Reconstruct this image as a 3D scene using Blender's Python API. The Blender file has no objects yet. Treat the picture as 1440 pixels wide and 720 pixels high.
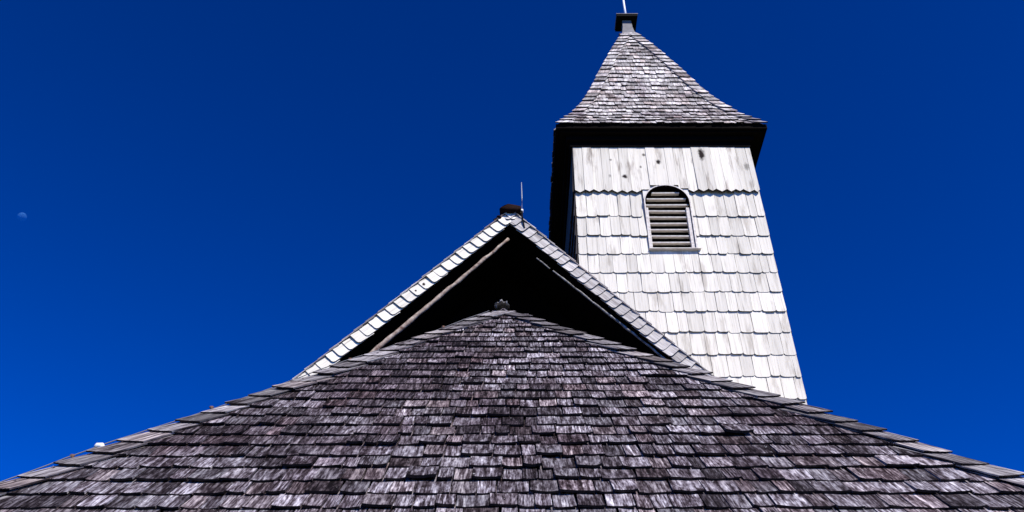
import bpy, math, random
from mathutils import Matrix, Vector

R = math.radians
rng = random.Random(7)
scene = bpy.context.scene
EYE = 1.6                                   # eye height; heights below are given from the eye

# ------------------------------------------------------------------ camera
cam = bpy.data.cameras.new('camera')
cam.sensor_width = 36.0
cam.lens = 1300 / 1440 * 36.0
cam.clip_start = 0.05
cam.clip_end = 6000
cam_ob = bpy.data.objects.new('camera', cam)
scene.collection.objects.link(cam_ob)
cam_ob.location = (0, 0, EYE)
cam_ob.rotation_euler = (R(90 + 38.5), 0, 0)
scene.camera = cam_ob

# ------------------------------------------------------------------ sky and sun
SUN_EL, SUN_AZ = R(43), R(30)               # azimuth: to the right of straight behind the camera
sdir = Vector((math.cos(SUN_EL) * math.sin(SUN_AZ), -math.cos(SUN_EL) * math.cos(SUN_AZ), math.sin(SUN_EL)))
world = bpy.data.worlds.new('World')
scene.world = world
world.use_nodes = True
wn, wl = world.node_tree.nodes, world.node_tree.links
wn.clear()
sky = wn.new('ShaderNodeTexSky')
sky.sky_type = 'NISHITA'
sky.sun_disc = False
sky.sun_elevation = SUN_EL
sky.sun_rotation = math.pi - SUN_AZ
sky.altitude = 3500
sky.air_density = 1.0
sky.dust_density = 0.0
sky.ozone_density = 4.0
tint = wn.new('ShaderNodeMix')               # a polarising filter: one even tint for the whole sky
tint.data_type = 'RGBA'
tint.blend_type = 'MULTIPLY'
tint.inputs[0].default_value = 1.0
tint.inputs[7].default_value = (0.0, 0.385, 0.98, 1)
gam = wn.new('ShaderNodeGamma')
gam.inputs[1].default_value = 1.38
bg = wn.new('ShaderNodeBackground')
bg.inputs[1].default_value = 0.079
wo = wn.new('ShaderNodeOutputWorld')
wl.new(sky.outputs[0], gam.inputs[0])
wl.new(gam.outputs[0], tint.inputs[6])
wl.new(tint.outputs[2], bg.inputs[0])
wl.new(bg.outputs[0], wo.inputs[0])

sun = bpy.data.lights.new('sun', 'SUN')
sun.energy = 4.6
sun.angle = R(0.5)
sun.color = (1.0, 0.955, 0.88)
sun_ob = bpy.data.objects.new('sun', sun)
scene.collection.objects.link(sun_ob)
sun_ob.location = (20, -40, 50)
sun_ob.rotation_euler = sdir.to_track_quat('Z', 'Y').to_euler()

scene.view_settings.view_transform = 'Standard'
scene.view_settings.look = 'None'
scene.view_settings.exposure = 0.55
scene.view_settings.gamma = 1.0
scene.view_settings.use_curve_mapping = False
scene.cycles.max_bounces = 6

# ------------------------------------------------------------------ materials
class NT:
    def __init__(self, name):
        self.m = bpy.data.materials.new(name)
        self.m.use_nodes = True
        self.t = self.m.node_tree
        self.t.nodes.clear()
        self.out = self.n('ShaderNodeOutputMaterial')
    def n(self, kind, **kw):
        x = self.t.nodes.new(kind)
        for k, v in kw.items():
            setattr(x, k, v)
        return x
    def l(self, a, b):
        self.t.links.new(a, b)
    def math(self, op, a, b=None, clamp=False):
        x = self.n('ShaderNodeMath', operation=op)
        x.use_clamp = clamp
        for i, v in enumerate((a, b)):
            if v is None:
                continue
            if isinstance(v, (int, float)):
                x.inputs[i].default_value = v
            else:
                self.l(v, x.inputs[i])
        return x.outputs[0]
    def mix(self, fac, a, b, blend='MIX'):
        x = self.n('ShaderNodeMix', data_type='RGBA', blend_type=blend)
        for i, v in ((0, fac), (6, a), (7, b)):
            if isinstance(v, (int, float)):
                x.inputs[i].default_value = v
            elif isinstance(v, tuple):
                x.inputs[i].default_value = (*v, 1)
            else:
                self.l(v, x.inputs[i])
        return x.outputs[2]
    def noise(self, vec, scale, detail=3, rough=0.55, dist=0.0):
        x = self.n('ShaderNodeTexNoise')
        x.inputs['Scale'].default_value = scale
        x.inputs['Detail'].default_value = detail
        x.inputs['Roughness'].default_value = rough
        x.inputs['Distortion'].default_value = dist
        self.l(vec, x.inputs['Vector'])
        return x.outputs[0]
    def ramp(self, fac, stops):
        x = self.n('ShaderNodeValToRGB')
        e = x.color_ramp.elements
        while len(e) < len(stops):
            e.new(0.5)
        for k, (p, c) in zip(e, stops):
            k.position = p
            k.color = (*c, 1) if isinstance(c, tuple) else (c, c, c, 1)
        self.l(fac, x.inputs[0])
        return x.outputs[0]
    def mapping(self, vec, scale, loc=None):
        x = self.n('ShaderNodeMapping')
        x.inputs['Scale'].default_value = scale
        self.l(vec, x.inputs['Vector'])
        if loc is not None:
            self.l(loc, x.inputs['Location'])
        return x.outputs[0]
    def done(self, col, rough=0.8, bump=None, bstr=0.4, bdist=0.004, spec=0.3, metal=0.0):
        b = self.n('ShaderNodeBsdfPrincipled')
        if isinstance(col, tuple):
            b.inputs['Base Color'].default_value = (*col, 1)
        else:
            self.l(col, b.inputs['Base Color'])
        if isinstance(rough, (int, float)):
            b.inputs['Roughness'].default_value = rough
        else:
            self.l(rough, b.inputs['Roughness'])
        b.inputs['Specular IOR Level'].default_value = spec
        b.inputs['Metallic'].default_value = metal
        if bump is not None:
            u = self.n('ShaderNodeBump')
            u.inputs['Strength'].default_value = bstr
            u.inputs['Distance'].default_value = bdist
            self.l(bump, u.inputs['Height'])
            self.l(u.outputs[0], b.inputs['Normal'])
        self.l(b.outputs[0], self.out.inputs[0])
        return self.m


def piece_random(t):
    """A random number for each shingle, whether it is an object or an island of a joined mesh."""
    oi = t.n('ShaderNodeObjectInfo')
    ge = t.n('ShaderNodeNewGeometry')
    s = t.math('ADD', oi.outputs['Random'], ge.outputs['Random Per Island'])
    return t.math('FRACT', t.math('MULTIPLY', s, 7.31)), ge


def weathered(name, ramp, gx, gy, vmin, vmax, warm=None, patch=None, bstr=0.5, spots=(), flake=None, dash=0.0):
    """Wood shingle, grain along v of the UV map (metres)."""
    t = NT(name)
    rnd, ge = piece_random(t)
    uv = t.n('ShaderNodeTexCoord').outputs['UV']
    off = t.n('ShaderNodeCombineXYZ')
    t.l(t.math('MULTIPLY', rnd, 91.7), off.inputs[0])
    t.l(t.math('MULTIPLY', rnd, 53.3), off.inputs[1])
    t.l(t.math('MULTIPLY', rnd, 31.0), off.inputs[2])
    v1 = t.mapping(uv, (gx, gy, 1), off.outputs[0])
    streak = t.noise(v1, 1.0, 5, 0.62, 0.15)
    v2 = t.mapping(uv, (gx * 3.1, gy * 1.6, 1), off.outputs[0])
    fine = t.noise(v2, 1.0, 3, 0.6)
    g = t.math('ADD', t.math('MULTIPLY', streak, 0.68), t.math('MULTIPLY', fine, 0.32))
    if dash:                                    # short broken fibres
        v3 = t.mapping(uv, (gx * 1.5, gy * 4.2, 1), off.outputs[0])
        d = t.noise(v3, 1.0, 2, 0.5)
        g = t.math('ADD', g, t.math('MULTIPLY', t.math('SUBTRACT', d, 0.5), 0.30 * dash))
    if dash:                                    # some boards silvered, some still dark
        r4 = t.math('FRACT', t.math('MULTIPLY', rnd, 29.9))
        g = t.math('ADD', g, t.math('MULTIPLY', t.math('SUBTRACT', r4, 0.46), 0.085))
    col = t.ramp(g, ramp)
    r2 = t.math('FRACT', t.math('MULTIPLY', rnd, 17.13))
    br = t.math('ADD', vmin, t.math('MULTIPLY', r2, vmax - vmin))
    bc = t.n('ShaderNodeCombineColor')
    for i in range(3):
        t.l(br, bc.inputs[i])
    col = t.mix(1.0, col, bc.outputs[0], 'MULTIPLY')
    if warm:
        r3 = t.math('FRACT', t.math('MULTIPLY', rnd, 41.77))
        f = t.ramp(r3, [(0.62, 0.0), (1.0, 1.0)])
        col = t.mix(f, col, t.mix(1.0, col, warm, 'MULTIPLY'))
    if patch:
        sc, lo, hi, mul = patch[:4]
        pos = ge.outputs['Position']
        if len(patch) > 4:                      # runs of weathering that follow the fall of the rain
            pos = t.mapping(pos, patch[4])
        p = t.noise(pos, sc, 4, 0.6)
        f = t.ramp(p, [(lo, 1.0), (hi, 0.0)])
        col = t.mix(f, col, t.mix(1.0, col, mul, 'MULTIPLY'))
    if flake:
        sc, lo, hi, c = flake
        p = t.noise(t.mapping(uv, (sc, sc * 0.22, 1), off.outputs[0]), 1.0, 3, 0.7)
        f = t.ramp(p, [(lo, 0.0), (hi, 1.0)])
        col = t.mix(f, col, c)
    if spots:
        wob = t.noise(ge.outputs['Position'], 26, 3)
        acc = None
        for (x, y, z, rx, rz, k) in spots:
            d = t.n('ShaderNodeVectorMath', operation='SUBTRACT')
            t.l(ge.outputs['Position'], d.inputs[0])
            d.inputs[1].default_value = (x, y, z)
            m = t.n('ShaderNodeVectorMath', operation='MULTIPLY')
            t.l(d.outputs[0], m.inputs[0])
            m.inputs[1].default_value = (0.92 / rx, 0.0, 0.92 / rz)
            ln = t.n('ShaderNodeVectorMath', operation='LENGTH')
            t.l(m.outputs[0], ln.inputs[0])
            q = t.math('ADD', ln.outputs['Value'], t.math('MULTIPLY', wob, 1.0))
            f = t.math('MULTIPLY', t.math('MULTIPLY', t.math('SUBTRACT', 1.7, q, True), 1.5, True), k)
            acc = f if acc is None else t.math('MAXIMUM', acc, f)
        col = t.mix(acc, col, (0.018, 0.013, 0.012))
    return t.done(col, 0.85, g, bstr, 0.005, 0.08)


def plain_wood(name, a, b, sc=(40, 3, 40), rough=0.8, bstr=0.4, spec=0.2):
    t = NT(name)
    o = t.n('ShaderNodeTexCoord').outputs['Object']
    g = t.noise(t.mapping(o, sc), 1.0, 5, 0.6, 0.2)
    return t.done(t.ramp(g, [(0.3, a), (0.7, b)]), rough, g, bstr, 0.004, spec)


ROOF_RAMP = [(0.38, (0.010, 0.006, 0.007)), (0.455, (0.044, 0.033, 0.039)), (0.52, (0.123, 0.105, 0.119)),
             (0.59, (0.272, 0.25, 0.276)), (0.71, (0.62, 0.59, 0.60))]
M_roof = weathered('weathered_roof_shingle', ROOF_RAMP, 42, 3.6, 0.42, 1.30, warm=(1.0, 0.88, 0.82),
                   patch=(1.1, 0.40, 0.56, (0.46, 0.40, 0.42)), flake=(60, 0.66, 0.78, (0.52, 0.51, 0.52)), dash=1.0)
M_hip = weathered('weathered_hip_shingle', [(0.39, (0.02, 0.015, 0.016)), (0.46, (0.10, 0.086, 0.092)), (0.54, (0.25, 0.228, 0.232)),
                  (0.68, (0.52, 0.50, 0.49))], 40, 3.0, 0.34, 1.2, warm=(1.0, 0.9, 0.84), flake=(60, 0.66, 0.8, (0.55, 0.54, 0.53)), dash=0.7)
TOWER_Y = 12.5
KSPOT = []
for (px, pz, rx, rz, k) in [(2.482, 12.352, .03, .04, .8), (2.740, 12.160, .045, .06, 1), (2.080, 11.773, .045, .05, 1),
                            (1.850, 12.216, .025, .03, .6), (2.400, 12.028, .02, .035, .7), (1.812, 11.786, .025, .04, .5),
                            (3.566, 12.352, .055, .16, 1), (4.372, 12.028, .05, .09, .5), (3.369, 12.160, .02, .08, .3)]:
    KSPOT.append((px, TOWER_Y, pz + EYE, rx, rz, k))
WALL_RAMP = [(0.32, (0.33, 0.295, 0.245)), (0.40, (0.57, 0.53, 0.455)), (0.50, (0.69, 0.645, 0.56)), (0.68, (0.76, 0.715, 0.625))]
M_wall = weathered('bleached_wall_shingle', WALL_RAMP, 30, 1.3, 0.78, 1.03, patch=(2.2, 0.31, 0.43, (0.70, 0.68, 0.66), (2.6, 2.6, 0.5)), bstr=0.25)
M_board = weathered('bleached_board', WALL_RAMP, 30, 1.1, 0.78, 1.02, patch=(2.6, 0.33, 0.45, (0.60, 0.57, 0.56), (2.8, 2.8, 0.5)), bstr=0.25, spots=KSPOT)
M_side = weathered('shaded_wall_shingle', [(0.34, (0.025, 0.02, 0.02)), (0.5, (0.06, 0.054, 0.052)), (0.7, (0.13, 0.12, 0.115))], 22, 1.3, 0.7, 1.1)  # side-wall wood darkened to paint in the shade of the left wall
M_verge = weathered('bleached_verge_shingle', WALL_RAMP, 30, 2.0, 0.85, 1.05, bstr=0.3,
                    spots=[(-1.188, 10, 7.446 + EYE, .02, .025, 1), (-1.288, 10, 7.335 + EYE, .015, .018, 1)])
M_verge_grey = weathered('grey_verge_shingle', [(0.34, (0.16, 0.135, 0.125)), (0.46, (0.42, 0.385, 0.36)), (0.66, (0.68, 0.64, 0.59))],
                         34, 2.2, 0.75, 1.1, bstr=0.4)  # greyer tone for the right rake
M_spire = weathered('silvered_spire_shingle', [(0.32, (0.08, 0.068, 0.068)), (0.43, (0.25, 0.225, 0.22)), (0.54, (0.46, 0.43, 0.415)),
                    (0.68, (0.72, 0.69, 0.66))], 20, 3.0, 0.50, 1.42, patch=(1.7, 0.36, 0.50, (0.42, 0.38, 0.41)), warm=(1.0, 0.9, 0.86))
M_end = plain_wood('end_grain_and_shadow', (0.010, 0.007, 0.007), (0.035, 0.027, 0.027))  # dark end grain, toned to also draw the shadow lines under courses
M_end_pale = plain_wood('pale_end_grain', (0.16, 0.13, 0.12), (0.30, 0.27, 0.26))
M_deck = plain_wood('roof_deck', (0.008, 0.006, 0.006), (0.018, 0.014, 0.014))
M_dark = plain_wood('dark_stain_and_shade', (0.002, 0.0015, 0.0015), (0.006, 0.004, 0.0035), spec=0.02)  # dark stain; also paints shade on the window reveal and cornice steps
M_sheath = plain_wood('pale_sheathing', (0.52, 0.50, 0.46), (0.68, 0.65, 0.60))
M_trim = plain_wood('pale_trim', (0.40, 0.35, 0.32), (0.72, 0.68, 0.63), (9, 22, 22))
M_pole = plain_wood('peeling_pole_wood', (0.10, 0.045, 0.032), (0.50, 0.42, 0.35), (13, 13, 13))
M_polegrey = plain_wood('grey_pole_wood', (0.05, 0.045, 0.04), (0.40, 0.38, 0.36), (16, 16, 16))
M_moss = plain_wood('dark_moss', (0.004, 0.002, 0.002), (0.022, 0.009, 0.006), (60, 60, 60), spec=0.05)
M_lead = plain_wood('dull_lead_sheet', (0.10, 0.095, 0.10), (0.20, 0.19, 0.20), (7, 7, 7), 0.6, 0.1)
M_plaster = plain_wood('white_plaster', (0.62, 0.60, 0.56), (0.74, 0.72, 0.68), (3, 3, 3))


def simple(name, col, rough=0.5, metal=0.0, spec=0.5):
    t = NT(name)
    o = t.n('ShaderNodeTexCoord').outputs['Object']
    g = t.noise(o, 30, 4)
    c = t.mix(g, tuple(v * 0.75 for v in col), tuple(min(1, v * 1.15) for v in col))
    return t.done(c, rough, None, spec=spec, metal=metal)


M_white = simple('white_painted_metal', (0.74, 0.76, 0.80), 0.4)
M_galv = simple('galvanised_steel', (0.45, 0.48, 0.52), 0.4, 0.6)
M_cable = simple('tarnished_cable', (0.10, 0.10, 0.11), 0.6)
M_porc = simple('white_porcelain', (0.80, 0.80, 0.78), 0.25)
M_rust = simple('rusty_iron', (0.12, 0.06, 0.04), 0.8)
M_black = simple('black_metal', (0.005, 0.005, 0.005), 0.8, spec=0.05)

t = NT('meadow_grass')
po = t.n('ShaderNodeNewGeometry').outputs['Position']
g = t.noise(po, 2.5, 6, 0.65)
g2 = t.noise(po, 0.15, 3)
c = t.mix(g2, t.ramp(g, [(0.3, (0.025, 0.045, 0.012)), (0.7, (0.07, 0.10, 0.03))]), t.ramp(g, [(0.3, (0.05, 0.05, 0.02)), (0.7, (0.12, 0.11, 0.05))]))
M_grass = t.done(c, 0.9, g, 0.6, 0.05)

t = NT('moon_rock')                          # sunlit rock seen through the air: it only adds light to the sky
o = t.n('ShaderNodeTexCoord').outputs['Object']
g = t.noise(o, 0.45, 4, 0.6)
df = t.n('ShaderNodeBsdfDiffuse')
t.l(t.ramp(g, [(0.35, (0.006, 0.02, 0.04)), (0.65, (0.025, 0.07, 0.12))]), df.inputs[0])
tr = t.n('ShaderNodeBsdfTransparent')
ad = t.n('ShaderNodeAddShader')
t.l(df.outputs[0], ad.inputs[0])
t.l(tr.outputs[0], ad.inputs[1])
fc = t.n('ShaderNodeNewGeometry')
ms = t.n('ShaderNodeMixShader')
t.l(fc.outputs['Backfacing'], ms.inputs[0])
t.l(ad.outputs[0], ms.inputs[1])
t.l(tr.outputs[0], ms.inputs[2])
t.l(ms.outputs[0], t.out.inputs[0])
M_moon = t.m

# ------------------------------------------------------------------ object helpers
COL = scene.collection
WM = {}


def link(name, data, parent=None, W=None, **props):
    o = bpy.data.objects.new(name, data)
    COL.objects.link(o)
    W = W if W is not None else Matrix.Identity(4)
    WM[o.name] = W
    if parent is not None:
        o.parent = parent
        o.matrix_local = WM[parent.name].inverted() @ W
    else:
        o.matrix_local = W
    for k, v in props.items():
        o[k] = v
    return o


def thing(name, label, cat, loc=None, data=None, group=None):
    o = link(name, data, None, Matrix.Translation(loc) if loc else None, label=label, category=cat)
    if group:
        o['group'] = group
    return o


class MB:
    """Collects faces, UVs and material slots for one mesh."""
    def __init__(self):
        self.v, self.f, self.uv, self.mi, self.smooth = [], [], [], [], []
    def add(self, verts, faces, uvs=None, mis=None, M=None, smooth=False):
        b = len(self.v)
        if M is not None:
            verts = [M @ Vector(p) for p in verts]
        self.v += [tuple(p) for p in verts]
        for i, f in enumerate(faces):
            self.f.append([b + k for k in f])
            self.uv += [(uvs[k] if uvs else (0.0, 0.0)) for k in f]
            self.mi.append(mis[i] if mis else 0)
            self.smooth.append(smooth)
        return self
    def box(self, lo, hi, M=None, mi=0):
        x0, y0, z0 = lo
        x1, y1, z1 = hi
        v = [(x0, y0, z0), (x1, y0, z0), (x1, y1, z0), (x0, y1, z0), (x0, y0, z1), (x1, y0, z1), (x1, y1, z1), (x0, y1, z1)]
        f = [(0, 3, 2, 1), (4, 5, 6, 7), (0, 1, 5, 4), (1, 2, 6, 5), (2, 3, 7, 6), (3, 0, 4, 7)]
        return self.add(v, f, None, [mi] * 6, M)
    def tube(self, pts, rads, n=8, mi=0, smooth=True):
        pts = [Vector(p) for p in pts]
        rings = []
        v = []
        for i, p in enumerate(pts):
            d = (pts[min(i + 1, len(pts) - 1)] - pts[max(i - 1, 0)]).normalized()
            a = d.cross(Vector((0, 0, 1)))
            if a.length < 1e-3:
                a = d.cross(Vector((0, 1, 0)))
            a.normalize()
            b = d.cross(a)
            r = rads[i] if isinstance(rads, (list, tuple)) else rads
            for k in range(n):
                an = 2 * math.pi * k / n
                v.append(p + a * math.cos(an) * r + b * math.sin(an) * r)
        f = []
        for i in range(len(pts) - 1):
            for k in range(n):
                f.append((i * n + k, i * n + (k + 1) % n, (i + 1) * n + (k + 1) % n, (i + 1) * n + k))
        f.append(tuple(reversed(range(n))))
        f.append(tuple((len(pts) - 1) * n + k for k in range(n)))
        return self.add(v, f, None, [mi] * len(f), None, smooth)
    def mesh(self, name, mats):
        me = bpy.data.meshes.new(name)
        me.from_pydata(self.v, [], self.f)
        ul = me.uv_layers.new(name='UVMap')
        ul.data.foreach_set('uv', [c for p in self.uv for c in p])
        me.polygons.foreach_set('material_index', self.mi)
        me.polygons.foreach_set('use_smooth', self.smooth)
        for m in (mats if isinstance(mats, (list, tuple)) else [mats]):
            me.materials.append(m)
        me.update()
        return me
    def build(self, name, mats, parent=None, W=None, **props):
        return link(name, self.mesh(name, mats), parent, W, **props)


def frame(o, x, y):
    x, y = Vector(x).normalized(), Vector(y).normalized()
    z = x.cross(y)
    return Matrix(((x.x, y.x, z.x, o[0]), (x.y, y.y, z.y, o[1]), (x.z, y.z, z.z, o[2]), (0, 0, 0, 1)))


def shingle(w, L, t, e, butt='rag', skew=0.0, r=rng, cheap=False, rag=0.007, cup=0.004, lift=1.1, uvoff=(0, 0)):
    """x: centred across, y: 0 at the butt, L at the head, z: 0 on the deck. Returns verts, faces, uvs, material slots."""
    H = t * L / e * lift
    if cheap:
        cs = [-1, 1]
    elif butt == 'rag':
        cs = [-1, -0.45, 0.1, 0.55, 1]
    elif butt == 'point':
        cs = [-1, -0.5, 0, 0.5, 1]
    else:
        cs = [-1, -0.82, -0.5, 0, 0.5, 0.82, 1]
    h = w / 2
    by = []
    for c in cs:
        y = r.uniform(-rag, rag)
        if butt == 'round':
            y = {1: 0.026, 0.82: 0.006}.get(abs(c), 0) * min(1, w / 0.2) + r.uniform(-rag, rag) * 0.5
        elif butt == 'roundin':                 # only the +x corner
            y = {1: 0.03, 0.82: 0.008}.get(c, 0) + r.uniform(-rag, rag) * 0.4
        elif butt == 'roundout':                # only the -x corner
            y = {-1: 0.03, -0.82: 0.008}.get(c, 0) + r.uniform(-rag, rag) * 0.4
        elif butt == 'point':
            y = abs(c) * 0.055 + r.uniform(-rag, rag) * 0.4
        by.append(y)
    n = len(cs)
    taper = r.uniform(-0.006, 0.006) if not cheap else 0
    rows = [0, 1] if cheap else [0, 0.5, 1]
    sag = 0 if cheap else r.uniform(-0.003, 0.004)
    tw = 0 if cheap else r.uniform(-0.004, 0.004)
    v, uv = [], []
    for k in rows:
        for c, b in zip(cs, by):
            y = b + (L - b) * k
            z = t * 0.6 + H * (1 - k) + t * 0.4 * (1 - k) + (1 - k) * (cup * (c * c - 0.5) + tw * c) + (sag if k == 0.5 else 0)
            x = c * (h + taper * k)
            v.append((x + skew * y, y, z))
            uv.append((x + uvoff[0], y + uvoff[1]))
    base = len(v)
    for c, b in zip(cs, by):
        v.append((c * h + skew * b, b + 0.002, v[cs.index(c)][2] - t))
        uv.append((c * h + uvoff[0], b - t + uvoff[1]))
    hl = len(v)
    v += [(-h - taper + skew * L, L, 0), (h + taper + skew * L, L, 0)]
    uv += [(-h, L), (h, L)]
    f, mi = [], []
    for q in range(len(rows) - 1):
        for i in range(n - 1):
            f.append((q * n + i, q * n + i + 1, (q + 1) * n + i + 1, (q + 1) * n + i))
            mi.append(0)
    for i in range(n - 1):
        f.append((base + i, base + i + 1, i + 1, i))
        mi.append(1)
    lft = [q * n for q in range(len(rows))]
    rgt = [q * n + n - 1 for q in range(len(rows))]
    f.append(tuple([base] + lft + [hl]))
    f.append(tuple([hl + 1] + rgt[::-1] + [base + n - 1]))
    f.append(tuple([hl, hl + 1] + [base + i for i in range(n - 1, -1, -1)]))
    mi += [0, 0, 1]
    return v, f, uv, mi


def variants(n, name, mats, w, L, t, e, **kw):
    out = []
    for i in range(n):
        tt = t * rng.uniform(0.8, 1.25)
        out.append(MB().add(*shingle(w, L, tt, e, uvoff=(i * 3.7, i * 1.9), **kw)).mesh(name, mats))
    return out


def place(name, meshes, parent, F, x, y, w, w0, rot=0.0, dz=0.0):
    W = F @ Matrix.Translation((x, y, dz)) @ Matrix.Rotation(rot, 4, 'Z') @ Matrix.Diagonal((w / w0, 1, 1, 1))
    return link(name, rng.choice(meshes), parent, W)


def split_row(a, b, lo, hi, r=rng):
    """Random widths that fill a..b."""
    xs = [a]
    while b - xs[-1] > hi * 1.25:
        xs.append(xs[-1] + r.uniform(lo, hi))
    if b - xs[-1] > hi * 0.95:
        xs.append((xs[-1] + b) / 2)
    xs.append(b)
    return list(zip(xs[:-1], xs[1:]))


def joined_rows(mb, F, rows, e, L, t, lo, hi, jitter=0.008, cheap=True):
    """rows: (y, xa, xb) in the frame F; adds shingles to one mesh."""
    for (y, xa, xb) in rows:
        for a, b in split_row(xa, xb, lo, hi):
            w = b - a - 0.005
            if w < 0.02:
                continue
            mb.add(*shingle(w, L, t * rng.uniform(.8, 1.2), e, cheap=cheap, uvoff=(rng.uniform(0, 90), 0)),
                   M=F @ Matrix.Translation(((a + b) / 2, y + rng.uniform(-jitter, jitter), 0)))


def P(x, y, z):
    return Vector((x, y, z + EYE))


# ------------------------------------------------------------------ ground
MB().add([(-3000, -3000, 0), (3000, -3000, 0), (3000, 3000, 0), (-3000, 3000, 0)], [(0, 1, 2, 3)]).build('ground', M_grass, kind='structure')

# ------------------------------------------------------------------ chapel
chapel = thing('chapel', 'wooden chapel with shingled roofs, dark open gable and white louvred bell tower', 'chapel', (0, 10, 0))

# ---- choir: a hipped roof in front of the gable
AX, AY, AZ = -0.108, 9.6, 6.725             # top end of its ridge
TP = math.tan(R(47.5))
CP, SP = math.cos(R(47.5)), math.sin(R(47.5))
HL, HR = 0.88, 0.98                         # hip spread per metre of depth, left and right
EAVE_Y = 4.55
drop = (AY - EAVE_Y) * TP
xl, xr = AX - HL * (AY - EAVE_Y), AX + HR * (AY - EAVE_Y)
ze = AZ - drop
RB = 11.2                                   # ridge runs back to the gable wall
mb = MB()
top = [P(xl, EAVE_Y, ze), P(xr, EAVE_Y, ze), P(AX, AY, AZ), P(AX, RB, AZ), P(xl, RB, ze), P(xr, RB, ze)]
low = [p - Vector((0, 0, 0.16)) for p in top]
mb.add(top + low, [(0, 1, 2), (0, 2, 3, 4), (1, 5, 3, 2), (7, 6, 8), (8, 6, 10, 9), (8, 9, 11, 7),
                   (0, 6, 7, 1), (4, 10, 6, 0), (1, 7, 11, 5)])
choir_roof = mb.build('choir_roof', M_deck, chapel)
FF = frame(P(AX, AY, AZ), (1, 0, 0), (0, CP, SP))          # front slope: y runs up, the ridge end at y = 0
EXP = 0.2245
dl, dr = HL * CP, HR * CP                   # half width of the slope per metre down it
W0 = 0.15
V_roof = variants(26, 'roof_shingle', [M_roof, M_end], W0, 0.38, 0.0155, EXP, butt='rag', cup=0.006, lift=1.2)
V_slip = variants(6, 'slipped_roof_shingle', [M_roof, M_end], W0, 0.38, 0.020, EXP, butt='rag', rag=0.014, cup=0.010, lift=1.2)
rest = MB()
n_single = 0
rows = [(i, 0.053 + EXP * i) for i in range(0, 34)]
pieces = []
ROWW = [(rng.uniform(-.010, .010), rng.uniform(0, 6.28), rng.uniform(.7, 1.6)) for _ in rows]
for i, s in rows:
    if s > 7.46:
        break
    ins = 0.14 if s > 0.6 else 0.02
    a, b = -dl * s + ins, dr * s - ins
    if b - a < 0.08:
        a, b = -0.09, 0.10
    for (p, q) in split_row(a, b, 0.10, 0.245):
        pieces.append((s, p, q, ROWW[i]))
pieces.sort(key=lambda k: -k[0])
for (s, p, q, (ro_, ph, fq)) in pieces:
    m = (p + q) / 2
    w = q - p - rng.uniform(0.006, 0.014)
    yy = -s + rng.uniform(-0.010, 0.007) + ro_ + 0.011 * math.sin(m * fq + ph)
    rot = R(rng.gauss(0, 0.7))
    dz = rng.uniform(0, 0.003)
    seen = s < 6.16 and abs(m) < 3.45
    if seen and n_single < 300:
        place('roof_shingle', V_slip if rng.random() < 0.035 else V_roof, choir_roof, FF, m, yy, w, W0, rot, dz)
        n_single += 1
    else:
        rest.add(*shingle(w, min(0.38, s + 0.06), 0.0155 * rng.uniform(.8, 1.25), EXP, uvoff=(rng.uniform(0, 90), 0)),
                 M=FF @ Matrix.Translation((m, yy, dz)) @ Matrix.Rotation(rot, 4, 'Z'))
rest.build('front_slope_shingles', [M_roof, M_end], choir_roof, kind='stuff')

# hip shingles, cut level with the courses and running along each hip
for side, d in ((-1, dl), (1, dr)):
    V = [MB().add(*shingle(0.20, 0.46, 0.012 * rng.uniform(.85, 1.2), EXP, butt='rag', skew=-side * d, rag=0.006, lift=1.1)).mesh('hip_shingle', [M_hip, M_end])
         for _ in range(8)]
    for i, s in rows:
        if s < 0.45 or s > 7.46:
            continue
        out = rng.uniform(0.015, 0.05)
        W = FF @ Matrix.Translation((side * (d * s - 0.10 + out), -s - 0.015 + rng.uniform(-0.012, 0.012), 0.026 + rng.uniform(0, 0.010))) \
            @ Matrix.Rotation(R(rng.gauss(0, 1.8)), 4, 'Z') @ Matrix.Rotation(-side * R(1.5), 4, 'Y')
        link('hip_shingle', rng.choice(V), choir_roof, W)

# the two side slopes
for side, hk, x_e in ((-1, HL, xl), (1, HR, xr)):
    tp = TP / hk
    pt = math.atan(tp)
    F = frame(P(AX, AY, AZ), (0, side, 0), (-side * math.cos(pt), 0, math.sin(pt)))
    mb = MB()
    s = 0.36
    while s * math.sin(pt) < drop + 0.05:
        depth = s * math.cos(pt) / hk       # how far the hip has come forward
        rr = [(-s, -1.55, depth - 0.17)] if side < 0 else [(-s, -depth + 0.17, 1.55)]
        joined_rows(mb, F, rr, EXP, 0.36, 0.02, 0.1, 0.2)
        s += EXP
    mb.build('side_slope_shingles', [M_roof, M_end], choir_roof, kind='stuff')

# lead ridge hood at the top end of the hipped roof
mb = MB()
n = 12
v = []
for j, y in enumerate((AY - 0.10, AY + 0.1, AY + 0.5, AY + 1.2)):
    for rad in (0.080, 0.064):
        for k in range(n + 1):
            an = math.pi * k / n
            wob = 1 + (0.10 * math.sin(k * 2.3 + j) if j == 0 else 0)
            v.append(P(AX - 0.02 + math.cos(an) * rad * 1.12 * wob, y + (0.025 * math.sin(k * 1.7) if j == 0 else 0), AZ + 0.045 + math.sin(an) * rad * 0.85 * wob))
f = []
st = 2 * (n + 1)
for j in range(3):
    for k in range(n):
        f.append((j * st + k, (j + 1) * st + k, (j + 1) * st + k + 1, j * st + k + 1))
        f.append((j * st + n + 1 + k, j * st + n + 2 + k, (j + 1) * st + n + 2 + k, (j + 1) * st + n + 1 + k))
for k in range(n):
    f.append((k, k + 1, n + 2 + k, n + 1 + k))
mb.add(v, f)
mb.build('ridge_hood', M_polegrey, choir_roof)

# choir wall under the hipped roof
mb = MB()
mb.box((xl + 0.45, EAVE_Y + 0.45, 0), (xr - 0.45, RB, ze + EYE + 0.02))
mb.build('choir_wall', M_plaster, chapel)

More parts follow.
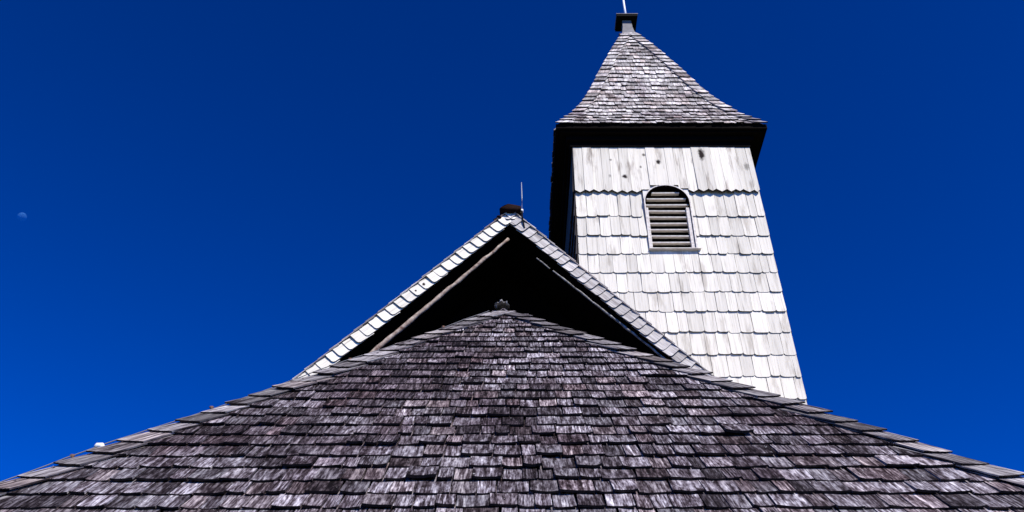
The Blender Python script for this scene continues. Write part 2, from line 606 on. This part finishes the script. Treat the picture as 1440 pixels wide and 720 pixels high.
# ---- nave with its deep, open gable
GY = 10.0
GX, GZ = -0.02, 8.80
SL, SR = 1.048, 1.103                       # slopes of the two rakes
NAVE_BACK = 21.0
NZ = 1.4
xl2, xr2 = GX - (GZ - NZ) / SL, GX + (GZ - NZ) / SR
TH = 0.13
GYB = GY + 0.03
mb = MB()
for sx, xe in ((-1, xl2), (1, xr2)):
    a, b = P(GX, GYB, GZ - .03), P(xe, GYB, NZ - .03)
    c, d = P(xe, NAVE_BACK, NZ - .03), P(GX, NAVE_BACK, GZ - .03)
    dn = Vector((0, 0, TH))
    vs = [a, b, c, d, a - dn, b - dn, c - dn, d - dn]
    fs = [(0, 1, 2, 3), (7, 6, 5, 4), (4, 5, 1, 0), (1, 5, 6, 2), (2, 6, 7, 3)]
    if sx > 0:
        fs = [q[::-1] for q in fs]
    mb.add(vs, fs)
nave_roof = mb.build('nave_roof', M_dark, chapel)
for side, sl in ((-1, SL), (1, SR)):
    pt = math.atan(sl)
    F = frame(P(GX, GY, GZ - .03), (0, side, 0), (-side * math.cos(pt), 0, math.sin(pt)))
    mb = MB()
    s = 0.31
    while s * math.sin(pt) < GZ - NZ:
        rr = [(-s, -(NAVE_BACK - GY), 0.055)] if side < 0 else [(-s, -0.055, NAVE_BACK - GY)]
        joined_rows(mb, F, rr, 0.2, 0.33, 0.009, 0.12, 0.26)
        s += 0.2
    mb.build('nave_roof_shingles', [M_spire, M_end_pale], nave_roof, kind='stuff')

# verge shingles: scale-like boards along each rake
for side, sl, mat, ex in ((-1, SL, M_verge, 0.139), (1, SR, M_verge_grey, 0.141)):
    pt = math.atan(sl)
    F = frame(P(GX, GY, GZ - 0.022), (math.sin(pt), 0, side * math.cos(pt)), (-side * math.cos(pt), 0, math.sin(pt)))
    V = variants(8, 'verge_shingle', [mat, M_end], 0.165, 0.25, 0.014, ex, butt='roundin' if side < 0 else 'roundout', rag=0.004, cup=0.001)
    V1 = variants(2, 'verge_shingle', [mat, M_end], 0.165, 0.13, 0.014, 0.072, butt='roundin' if side < 0 else 'roundout', rag=0.004, cup=0.001)
    s = 0.0
    while s < 9.5:
        s += ex * rng.uniform(0.84, 1.16)
        place('verge_shingle', V if s > 0.2 else V1, nave_roof, F, -side * (0.0825 + 0.002) + rng.uniform(-.004, .004), -s, 0.15 * rng.uniform(.96, 1.06), 0.15, R(rng.gauss(0, 1.0)))

# dark ridge log and moss on the rake
mb = MB()
n = 14
v, f = [], []
ys = [GY - 0.10, GY + 0.3, GY + 1.5, GY + 4, NAVE_BACK]
for j, y in enumerate(ys):
    for k in range(n):
        an = 2 * math.pi * k / n
        wob = 1 + 0.08 * math.sin(k * 2.1 + j * 1.7)
        v.append(P(GX + math.cos(an) * 0.15 * wob, y + rng.uniform(-.012, .012), GZ - 0.06 + math.sin(an) * (0.085 if an < math.pi else 0.03) * wob))
for j in range(len(ys) - 1):
    for k in range(n):
        f.append((j * n + k, (j * n + (k + 1) % n), (j + 1) * n + (k + 1) % n, (j + 1) * n + k))
f.append(tuple(reversed(range(n))))
f.append(tuple((len(ys) - 1) * n + k for k in range(n)))
mb.add(v, f, smooth=True).build('ridge_cap', M_moss, nave_roof)


def lump(name, c, r, mat, parent, sq=(1, 1, 0.6)):
    mb = MB()
    v, f = [], []
    nu, nv = 9, 5
    for j in range(nv + 1):
        th = math.pi * j / nv
        for k in range(nu):
            an = 2 * math.pi * k / nu
            q = r * rng.uniform(0.75, 1.2)
            v.append(Vector(c) + Vector((math.sin(th) * math.cos(an) * q * sq[0], math.sin(th) * math.sin(an) * q * sq[1], math.cos(th) * q * sq[2])))
    for j in range(nv):
        for k in range(nu):
            f.append((j * nu + k, (j + 1) * nu + k, (j + 1) * nu + (k + 1) % nu, j * nu + (k + 1) % nu))
    return mb.add(v, f, smooth=True).build(name, mat, parent)


for (d, r) in ((0.17, 0.045), (0.21, 0.035), (0.42, 0.016), (0.86, 0.015), (1.62, 0.014), (1.75, 0.012)):
    lump('moss_clump', P(GX - d, GY - 0.03, GZ + 0.005 - SL * d), r, M_moss, nave_roof)

# rough poles hung under the two rakes, just behind the verge
def pole(x0, z0, x1, z1, r0, r1, jag, mat, n=26, d=0.10):
    mb = MB()
    pts, rad = [], []
    for i in range(n):
        q = i / (n - 1)
        pts.append(P(x0 + (x1 - x0) * q, GY + d + rng.uniform(-jag, jag) * 0.5, z0 + (z1 - z0) * q + rng.uniform(-jag, jag)))
        rad.append((r0 + (r1 - r0) * q) * rng.uniform(0.8, 1.2))
    mb.tube(pts, rad, 9)
    return mb.build('rafter_pole', mat, nave_roof)


pole(-0.05, 8.340, -2.95, 5.20, 0.021, 0.042, 0.009, M_pole, 44)
pole(0.34, 7.96, 0.52, 7.765, 0.010, 0.008, 0.006, M_polegrey, 6, 0.05)
pole(0.56, 7.73, 2.95, 5.28, 0.011, 0.022, 0.009, M_polegrey, 34, 0.03)

# gable wall deep under the roof and the nave walls
GW = 11.2
zs = GZ - 0.03 - TH
mb = MB()
wl_, wr_ = xl2 + 0.9, xr2 - 0.9
zl, zr = zs - SL * (GX - wl_), zs - SR * (wr_ - GX)
fr = [Vector((wl_, GW, 0)), Vector((wr_, GW, 0)), P(wr_, GW, zr), P(GX, GW, zs), P(wl_, GW, zl)]
bk = [p + Vector((0, NAVE_BACK - 0.6 - GW, 0)) for p in fr]
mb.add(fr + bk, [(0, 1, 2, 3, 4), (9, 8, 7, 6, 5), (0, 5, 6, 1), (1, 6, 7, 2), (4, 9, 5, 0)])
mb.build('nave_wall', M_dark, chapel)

# ---- bell tower
TX0, TX1 = 1.164, 4.470
TD = 3.30
TTOP = 12.79
WX0, WX1, WZ0, WZ1 = 2.38, 3.22, 10.06, 11.56       # louvre opening
mb = MB()
y = TOWER_Y
zb = -EYE
fr = lambda x, z: P(x, y, z)
cols = [TX0, WX0, WX1, TX1]
zz = [zb, WZ0, WZ1, TTOP]
v, f = [], []
for z in zz:
    for x in cols:
        v.append(fr(x, z))
for j in range(3):
    for i in range(3):
        if (i, j) != (1, 1):
            f.append((j * 4 + i, j * 4 + i + 1, j * 4 + i + 5, j * 4 + i + 4))
mb.add(v, f)
B = [P(TX0, y, zb), P(TX1, y, zb), P(TX1, y + TD, zb), P(TX0, y + TD, zb), P(TX0, y, TTOP), P(TX1, y, TTOP), P(TX1, y + TD, TTOP), P(TX0, y + TD, TTOP)]
mb.add(B, [(1, 2, 6, 5), (2, 3, 7, 6), (3, 0, 4, 7), (4, 5, 6, 7)])
# the dark chamber behind the opening
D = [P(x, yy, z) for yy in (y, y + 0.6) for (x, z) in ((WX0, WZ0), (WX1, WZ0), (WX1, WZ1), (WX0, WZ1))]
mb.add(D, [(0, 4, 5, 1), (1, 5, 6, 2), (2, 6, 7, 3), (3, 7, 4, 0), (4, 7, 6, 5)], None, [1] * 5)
tower_wall = mb.build('tower_wall', [M_sheath, M_dark], chapel)

FW = frame(P(0, TOWER_Y, 0), (1, 0, 0), (0, 0, 1))
ROWS = [10.813, 10.364, 9.959, 9.556, 9.143, 8.746, 8.333, 7.91, 7.504, 7.096, 6.69, 6.28]
WW0 = 0.2
V_wall = variants(20, 'wall_shingle', [M_wall, M_end], WW0, 0.66, 0.017, 0.42, butt='round', rag=0.005, cup=0.002)
ACX = (WX0 + WX1) / 2
for zr_ in ROWS:
    Vh = None
    if zr_ < WZ0 < zr_ + 0.66:                                  # shingles under the sill end below the opening
        Vh = variants(5, 'wall_shingle', [M_wall, M_end], WW0, max(0.09, WZ0 - 0.012 - zr_), 0.017, 0.42 if zr_ < 9.8 else 0.07, butt='round', rag=0.004, cup=0.002, lift=0.9)
    segs = split_row(TX0 - 0.012, TX1 + 0.05, 0.15, 0.26)
    if Vh:
        segs = [q for (p0, p1) in ((TX0 - 0.012, WX0), (WX0, WX1), (WX1, TX1 + 0.05)) for q in split_row(p0, p1, 0.15, 0.25)]
    for a, b in segs:
        m = (a + b) / 2
        V = Vh if Vh and WX0 - .01 < m < WX1 + .01 else V_wall
        if zr_ + 0.40 > WZ0 and zr_ + 0.02 < WZ1 - 0.05:       # the opening
            if a > WX0 - 0.03 and b < WX1 + 0.03:
                continue
            if a < WX0 < b:
                b = WX0 - 0.004
            elif a < WX1 < b:
                a = WX1 + 0.004
            if b - a < 0.05:
                continue
            m = (a + b) / 2
        place('wall_shingle', V, tower_wall, FW, m, zr_ + rng.uniform(-0.012, 0.012), b - a - rng.uniform(.003, .008), WW0, R(rng.gauss(0, .35)), rng.uniform(0, .004))
# the shingles tucked under the sill and over the sheathing that the row above does not reach
V_board = variants(14, 'gable_board', [M_board, M_end], 0.175, TTOP - 11.36, 0.038, 1.1, butt='point', rag=0.004, cup=0.001, lift=0.75)
V_short = variants(4, 'short_board', [M_board, M_end], 0.175, TTOP - 11.36 - 0.17, 0.034, 1.1, butt='rag', rag=0.004, cup=0.001, lift=0.75)
for a, b in split_row(TX0 - 0.015, TX1 + 0.045, 0.155, 0.19):
    m = (a + b) / 2
    near = max(0.0, max(a - ACX, ACX - b))
    arch = WZ1 - 0.42 + math.sqrt(max(0.0, 0.42 ** 2 - near ** 2)) if near < 0.42 else 0
    over = arch > 11.38
    place('wall_board', V_short if over else V_board, tower_wall, FW, m, (arch - 0.012 if over else 11.375 + rng.uniform(-.012, .012)), b - a - rng.uniform(.002, .005), 0.175, 0, 0.006 + rng.uniform(0, .006))

# side and back walls: same courses, seen edge on
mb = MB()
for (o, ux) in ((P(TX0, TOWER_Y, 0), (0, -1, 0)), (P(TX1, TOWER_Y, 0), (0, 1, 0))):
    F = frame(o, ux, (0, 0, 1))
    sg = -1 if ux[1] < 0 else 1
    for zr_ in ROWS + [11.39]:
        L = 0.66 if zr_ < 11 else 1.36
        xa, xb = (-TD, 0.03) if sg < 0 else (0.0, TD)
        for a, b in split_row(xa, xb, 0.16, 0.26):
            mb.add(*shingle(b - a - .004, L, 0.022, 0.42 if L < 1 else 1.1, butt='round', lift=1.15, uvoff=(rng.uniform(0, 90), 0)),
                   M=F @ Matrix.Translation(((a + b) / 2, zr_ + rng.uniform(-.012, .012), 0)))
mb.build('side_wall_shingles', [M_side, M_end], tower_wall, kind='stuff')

# ---- louvre window
FRY = TOWER_Y - 0.075                       # front of the frame
mb = MB()
n = 20
spring = WZ1 - (WX1 - WX0) / 2 + 0.0
ro, ri = (WX1 - WX0) / 2, (WX1 - WX0) / 2 - 0.022
outer = [(ACX + math.cos(math.pi * k / n) * ro, spring + math.sin(math.pi * k / n) * ro) for k in range(n + 1)]
inner = [(ACX + math.cos(math.pi * k / n) * ri, spring + math.sin(math.pi * k / n) * ri) for k in range(n + 1)]
outer = [(WX1, WZ0)] + outer + [(WX0, WZ0)]
inner = [(WX1 - 0.03, WZ0)] + inner + [(WX0 + 0.03, WZ0)]
v = [P(x, FRY, z) for x, z in outer] + [P(x, FRY, z) for x, z in inner] + [P(x, TOWER_Y + .02, z) for x, z in outer] + [P(x, TOWER_Y + .12, z) for x, z in inner]
q = len(outer)
f = []
for k in range(q - 1):
    f.append((k, k + 1, q + k + 1, q + k))
    f.append((2 * q + k, 2 * q + k + 1, k + 1, k))
    f.append((q + k, q + k + 1, 3 * q + k + 1, 3 * q + k))
mb.add(v, f, None, [0, 0, 1] * (q - 1))  # inner reveal takes the dark slot: shade put into its colour
# spandrels between the arch and the sheathing
ym = TOWER_Y - 0.045
for k in range(1, q - 2):
    x0, z0 = outer[k]
    x1, z1 = outer[k + 1]
    mb.add([P(x0, ym, z0), P(x1, ym, z1), P(x1, ym, WZ1 + .02), P(x0, ym, WZ1 + .02)], [(0, 1, 2, 3)], None, [2])
window = mb.build('louvre_window', [M_trim, M_dark, M_sheath], chapel)
MB().box((WX1 - 0.095, TOWER_Y - 0.045, WZ0 + EYE), (WX1 - 0.031, TOWER_Y + 0.03, 11.02 + EYE)).build('stile', M_trim, window)
MB().box((WX0 + 0.031, TOWER_Y - 0.045, WZ0 + EYE), (WX0 + 0.065, TOWER_Y + 0.03, 11.02 + EYE)).build('stile', M_trim, window)
for k in range(10):
    zc = WZ0 + 0.045 + 0.146 * k
    dz = max(0, zc + 0.02 - spring)
    hw = math.sqrt(max(0.02, ri * ri - dz * dz)) - 0.012
    mb = MB()
    mb.box((-hw, -0.045, -0.0115), (hw, 0.045, 0.0115))
    W = Matrix.Translation(P(ACX, TOWER_Y + 0.035, zc)) @ Matrix.Rotation(R(13), 4, 'X') @ Matrix.Rotation(R(rng.uniform(-.4, .4)), 4, 'Y')
    mb.build('slat', M_trim, window, W)
MB().box((WX0 - 0.005, TOWER_Y - 0.092, WZ0 + EYE - 0.016), (WX1 + 0.05, TOWER_Y + 0.03, WZ0 + EYE - 0.002)).build('sill', M_trim, window)

# ---- tower eave
EX0, EX1 = 0.835, 4.845
EY0 = 12.215
EY1 = TOWER_Y + TD + 0.285
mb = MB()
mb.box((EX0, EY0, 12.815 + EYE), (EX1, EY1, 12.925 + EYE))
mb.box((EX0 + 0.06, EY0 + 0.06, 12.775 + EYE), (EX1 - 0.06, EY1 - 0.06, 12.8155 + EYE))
# added black steps standing in for the eave shadow, round all four sides
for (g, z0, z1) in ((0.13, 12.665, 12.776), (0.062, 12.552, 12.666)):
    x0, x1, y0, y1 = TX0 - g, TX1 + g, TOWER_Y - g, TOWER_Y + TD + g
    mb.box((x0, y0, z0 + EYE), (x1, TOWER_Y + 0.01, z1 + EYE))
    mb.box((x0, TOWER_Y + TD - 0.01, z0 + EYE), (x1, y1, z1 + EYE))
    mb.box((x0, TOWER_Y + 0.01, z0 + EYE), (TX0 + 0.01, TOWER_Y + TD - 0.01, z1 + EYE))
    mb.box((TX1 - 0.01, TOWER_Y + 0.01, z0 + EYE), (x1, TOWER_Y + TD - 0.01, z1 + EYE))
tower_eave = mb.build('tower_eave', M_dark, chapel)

# ---- spire roof with its swept foot
SX, SY = (EX0 + EX1) / 2, (EY0 + EY1) / 2
HX, HY = (EX1 - EX0) / 2, (EY1 - EY0) / 2
PROF = [(1.0, 12.90), (0.934, 13.14), (0.858, 13.40), (0.779, 13.73), (0.704, 14.09), (0.642, 14.42), (0.586, 14.75), (0.52, 15.18), (0.46, 15.58),
        (0.396, 15.99), (0.332, 16.40), (0.263, 16.82), (0.20, 17.20), (0.134, 17.57), (0.078, 17.89)]
mb = MB()
v, f = [], []
for k, z in PROF:
    for (a, b) in ((-1, -1), (1, -1), (1, 1), (-1, 1)):
        v.append(P(SX - 0.045 * (1 - k) + a * HX * k, SY + b * HY * k, z - 0.005))
for j in range(len(PROF) - 1):
    for q in range(4):
        f.append((j * 4 + q, j * 4 + (q + 1) % 4, (j + 1) * 4 + (q + 1) % 4, (j + 1) * 4 + q))
f.append(tuple((len(PROF) - 1) * 4 + q for q in range(4)))
mb.add(v, f)
spire_roof = mb.build('spire_roof', M_deck, chapel)

# arc length along the front centre line
arc = [0.0]
for (k0, z0), (k1, z1) in zip(PROF[:-1], PROF[1:]):
    arc.append(arc[-1] + math.hypot((k0 - k1) * HY, z1 - z0))


def at_arc(s):
    s = max(min(s, arc[-1] - 1e-6), -0.2)
    for j in range(len(arc) - 1):
        if s <= arc[j + 1]:
            q = (s - arc[j]) / (arc[j + 1] - arc[j])
            (k0, z0), (k1, z1) = PROF[j], PROF[j + 1]
            return k0 + (k1 - k0) * q, z0 + (z1 - z0) * q
    return PROF[-1]


SE = 0.203
S_LEN = 0.31
SW0 = 0.155
V_spire = variants(16, 'spire_shingle', [M_spire, M_end], SW0, S_LEN, 0.020, SE, butt='rag', rag=0.008)
faces = [((1, 0, 0), (0, 1, 0), HX, HY), ((0, 1, 0), (-1, 0, 0), HY, HX), ((0, -1, 0), (1, 0, 0), HY, HX), ((-1, 0, 0), (0, -1, 0), HX, HY)]
rest = MB()
rest_side = MB()
n_sp = 0
for fi, (ux, inn, half, dep) in enumerate(faces):
    ux, inn = Vector(ux), Vector(inn)
    nr = int(arc[-1] / SE) + 1
    for r_ in range(nr):
        s = r_ * SE - (0.01 if fi == 0 else -0.03)
        k, z = at_arc(s)
        k2, z2 = at_arc(s + SE * 1.2)
        up = (inn * (k - k2) * dep + Vector((0, 0, z2 - z)))
        ul = up.length
        hk = (k - k2) * half / max(ul, 1e-4)             # how fast the half width shrinks
        o = Vector((SX - 0.045 * (1 - k), SY, EYE)) - inn * (k * dep) + Vector((0, 0, z))
        F = frame(o, ux, up)
        hw = k * half
        ins = 0.15 if fi == 0 else (0.16 if r_ < 3 else 0.05)
        if hw > ins + 0.05:
            for a, b in split_row(-hw + ins, hw - ins, 0.10, 0.21):
                w = b - a - rng.uniform(.003, .008)
                yy = rng.uniform(-.010, .010)
                rot = R(rng.gauss(0, .7))
                if fi == 0 and n_sp < 300:
                    place('spire_shingle', V_spire, spire_roof, F, (a + b) / 2, yy, w, SW0, rot, rng.uniform(0, .006))
                    n_sp += 1
                else:
                    (rest if fi == 0 else rest_side).add(*shingle(w, S_LEN, 0.020 * rng.uniform(.8, 1.25), SE, cheap=fi > 0, uvoff=(rng.uniform(0, 90), 0)),
                                                        M=F @ Matrix.Translation(((a + b) / 2, yy, 0)) @ Matrix.Rotation(rot, 4, 'Z'))
        if fi == 0 and r_ < nr - 1:
            for sd in (-1, 1):
                me = MB().add(*shingle(0.24, 0.34 if r_ > 3 else 0.23, 0.021 * rng.uniform(.9, 1.2), SE, butt='rag', skew=-sd * hk, rag=.004, lift=1.0, uvoff=(rng.uniform(0, 9), 0))).mesh('spire_hip_shingle', [M_spire, M_end])
                W = F @ Matrix.Translation((sd * (hw - 0.12 + (rng.uniform(.012, .03) if r_ > 0 else 0.005)), -0.008, 0.022)) @ Matrix.Rotation(sd * R(1.0), 4, 'Y')
                link('spire_hip_shingle', me, spire_roof, W)
rest.build('upper_spire_shingles', [M_spire, M_end], spire_roof, kind='stuff')
rest_side.build('side_spire_shingles', [M_spire, M_end], spire_roof, kind='stuff')

# neck and cap on the tip of the spire
NX, NY = 2.79, 14.13
mb = MB()
v, f = [], []
lev = [(17.74, 0.185), (17.80, 0.18), (17.86, 0.165), (18.20, 0.118), (18.40, 0.108), (18.49, 0.106)]
for z, h in lev:
    for a, b in ((-1, -1), (1, -1), (1, 1), (-1, 1)):
        v.append(P(NX + a * h, NY + b * h, z))
for j in range(len(lev) - 1):
    for q in range(4):
        f.append((j * 4 + q, j * 4 + (q + 1) % 4, (j + 1) * 4 + (q + 1) % 4, (j + 1) * 4 + q))
mb.add(v, f)
neck = mb.build('spire_neck', M_lead, chapel)
mb = MB()
mb.box((NX - 0.25, NY - 0.235, 18.48 + EYE), (NX + 0.25, NY + 0.235, 18.55 + EYE))
cap = mb.build('spire_cap', M_black, chapel)
mb = MB()
mb.box((NX - 0.262, NY - 0.247, 18.55 + EYE), (NX + 0.262, NY + 0.247, 18.565 + EYE))
mb.build('cover_sheet', M_lead, cap)
lump('moss_clump', P(NX - 0.22, NY - 0.2, 17.80), 0.04, M_rust, spire_roof)
lump('moss_clump', P(NX - 0.15, NY - 0.22, 17.78), 0.03, M_rust, spire_roof)

# ------------------------------------------------------------------ cross on the cap
CXP = NX + 0.01
cross = thing('cross', 'slender white metal cross standing on the dark cap of the spire', 'cross', P(CXP, NY, 18.565))
MB().tube([P(CXP, NY, 18.566), P(CXP, NY, 18.60), P(CXP, NY, 18.66)], [0.085, 0.075, 0.034], 14).build('base', M_white, cross)
MB().tube([P(CXP, NY, 18.64), P(CXP - 0.01, NY, 19.2), P(CXP - 0.02, NY, 20.1)], [0.034, 0.028, 0.024], 12).build('stem', M_white, cross)
MB().tube([P(CXP - 0.35, NY, 19.75), P(CXP + 0.32, NY, 19.75)], [0.024, 0.024], 12).build('crossbar', M_white, cross)

# ------------------------------------------------------------------ lightning rod and its cable
RODX, RODY = 0.142, GY - 0.055
rod = thing('lightning_rod', 'thin upright steel lightning rod at the peak of the open gable', 'lightning rod', P(RODX, RODY, 8.40))
MB().tube([P(RODX, RODY, 8.72), P(RODX + .002, RODY, 9.0), P(RODX - .004, RODY, 9.29)], [0.009, 0.008, 0.005], 8).build('spike', M_galv, rod)
MB().tube([P(RODX + 0.001, RODY, 8.74), P(RODX + .004, RODY, 8.62), P(RODX + .022, RODY, 8.50), P(RODX + .034, RODY + .01, 8.42)], [0.012, .011, .010, .010], 8).build('down_lead', M_black, rod)
MB().tube([P(RODX, RODY + 0.04, 8.745), P(RODX, RODY - 0.012, 8.745)], [0.02, 0.02], 8).build('clamp', M_white, rod)


def hip_left(s, lift=0.0, out=0.0):
    """A point on the left hip, s metres down the front slope."""
    return P(AX - dl * s - out, AY - s * CP, AZ - s * SP + lift)


cable = thing('conductor_cable', 'thin grey lightning conductor cable running down the left hip of the front roof', 'cable', hip_left(7.3, 0.1))
pts = []
for i in range(60):
    s = 0.25 + i * 0.12
    sagv = 0.012 * math.sin(s * 2.9) + rng.uniform(-.004, .004)
    pts.append(hip_left(s, 0.078 + sagv, 0.03))
MB().tube(pts, 0.005, 6).build('wire', M_cable, cable)
for s in (1.1, 2.5, 4.02, 5.12, 6.3):
    p = hip_left(s, 0.06, 0.02)
    MB().tube([p, p + Vector((-.01, 0, 0.015)), p + Vector((-.012, 0, 0.03))], [.011, .011, .020], 8).build('holder', M_rust, cable)
p = hip_left(4.93, 0.088, 0.033)
mb = MB()
mb.tube([p + Vector((0.035, -.01, -.015)), p + Vector((.018, 0, 0)), p + Vector((-.018, 0, 0)), p + Vector((-.035, 0, -.012))], [.014, .025, .025, .013], 10)
mb.build('insulator', M_porc, cable)

# ------------------------------------------------------------------ the day moon
MD = Vector((-0.46797, 0.66775, 0.57889)) * 3000
mb = MB()
v, f = [], []
nu, nv, rr = 32, 18, 3000 * 0.0043
for j in range(nv + 1):
    for k in range(nu):
        th, an = math.pi * j / nv, 2 * math.pi * k / nu
        v.append((math.sin(th) * math.cos(an) * rr, math.sin(th) * math.sin(an) * rr, math.cos(th) * rr))
for j in range(nv):
    for k in range(nu):
        f.append((j * nu + k, (j + 1) * nu + k, (j + 1) * nu + (k + 1) % nu, j * nu + (k + 1) % nu))
mb.add(v, f, smooth=True)
moon = thing('moon', 'faint pale half moon in the deep blue sky far left', 'moon', MD + Vector((0, 0, EYE)), mb.mesh('moon', M_moon))
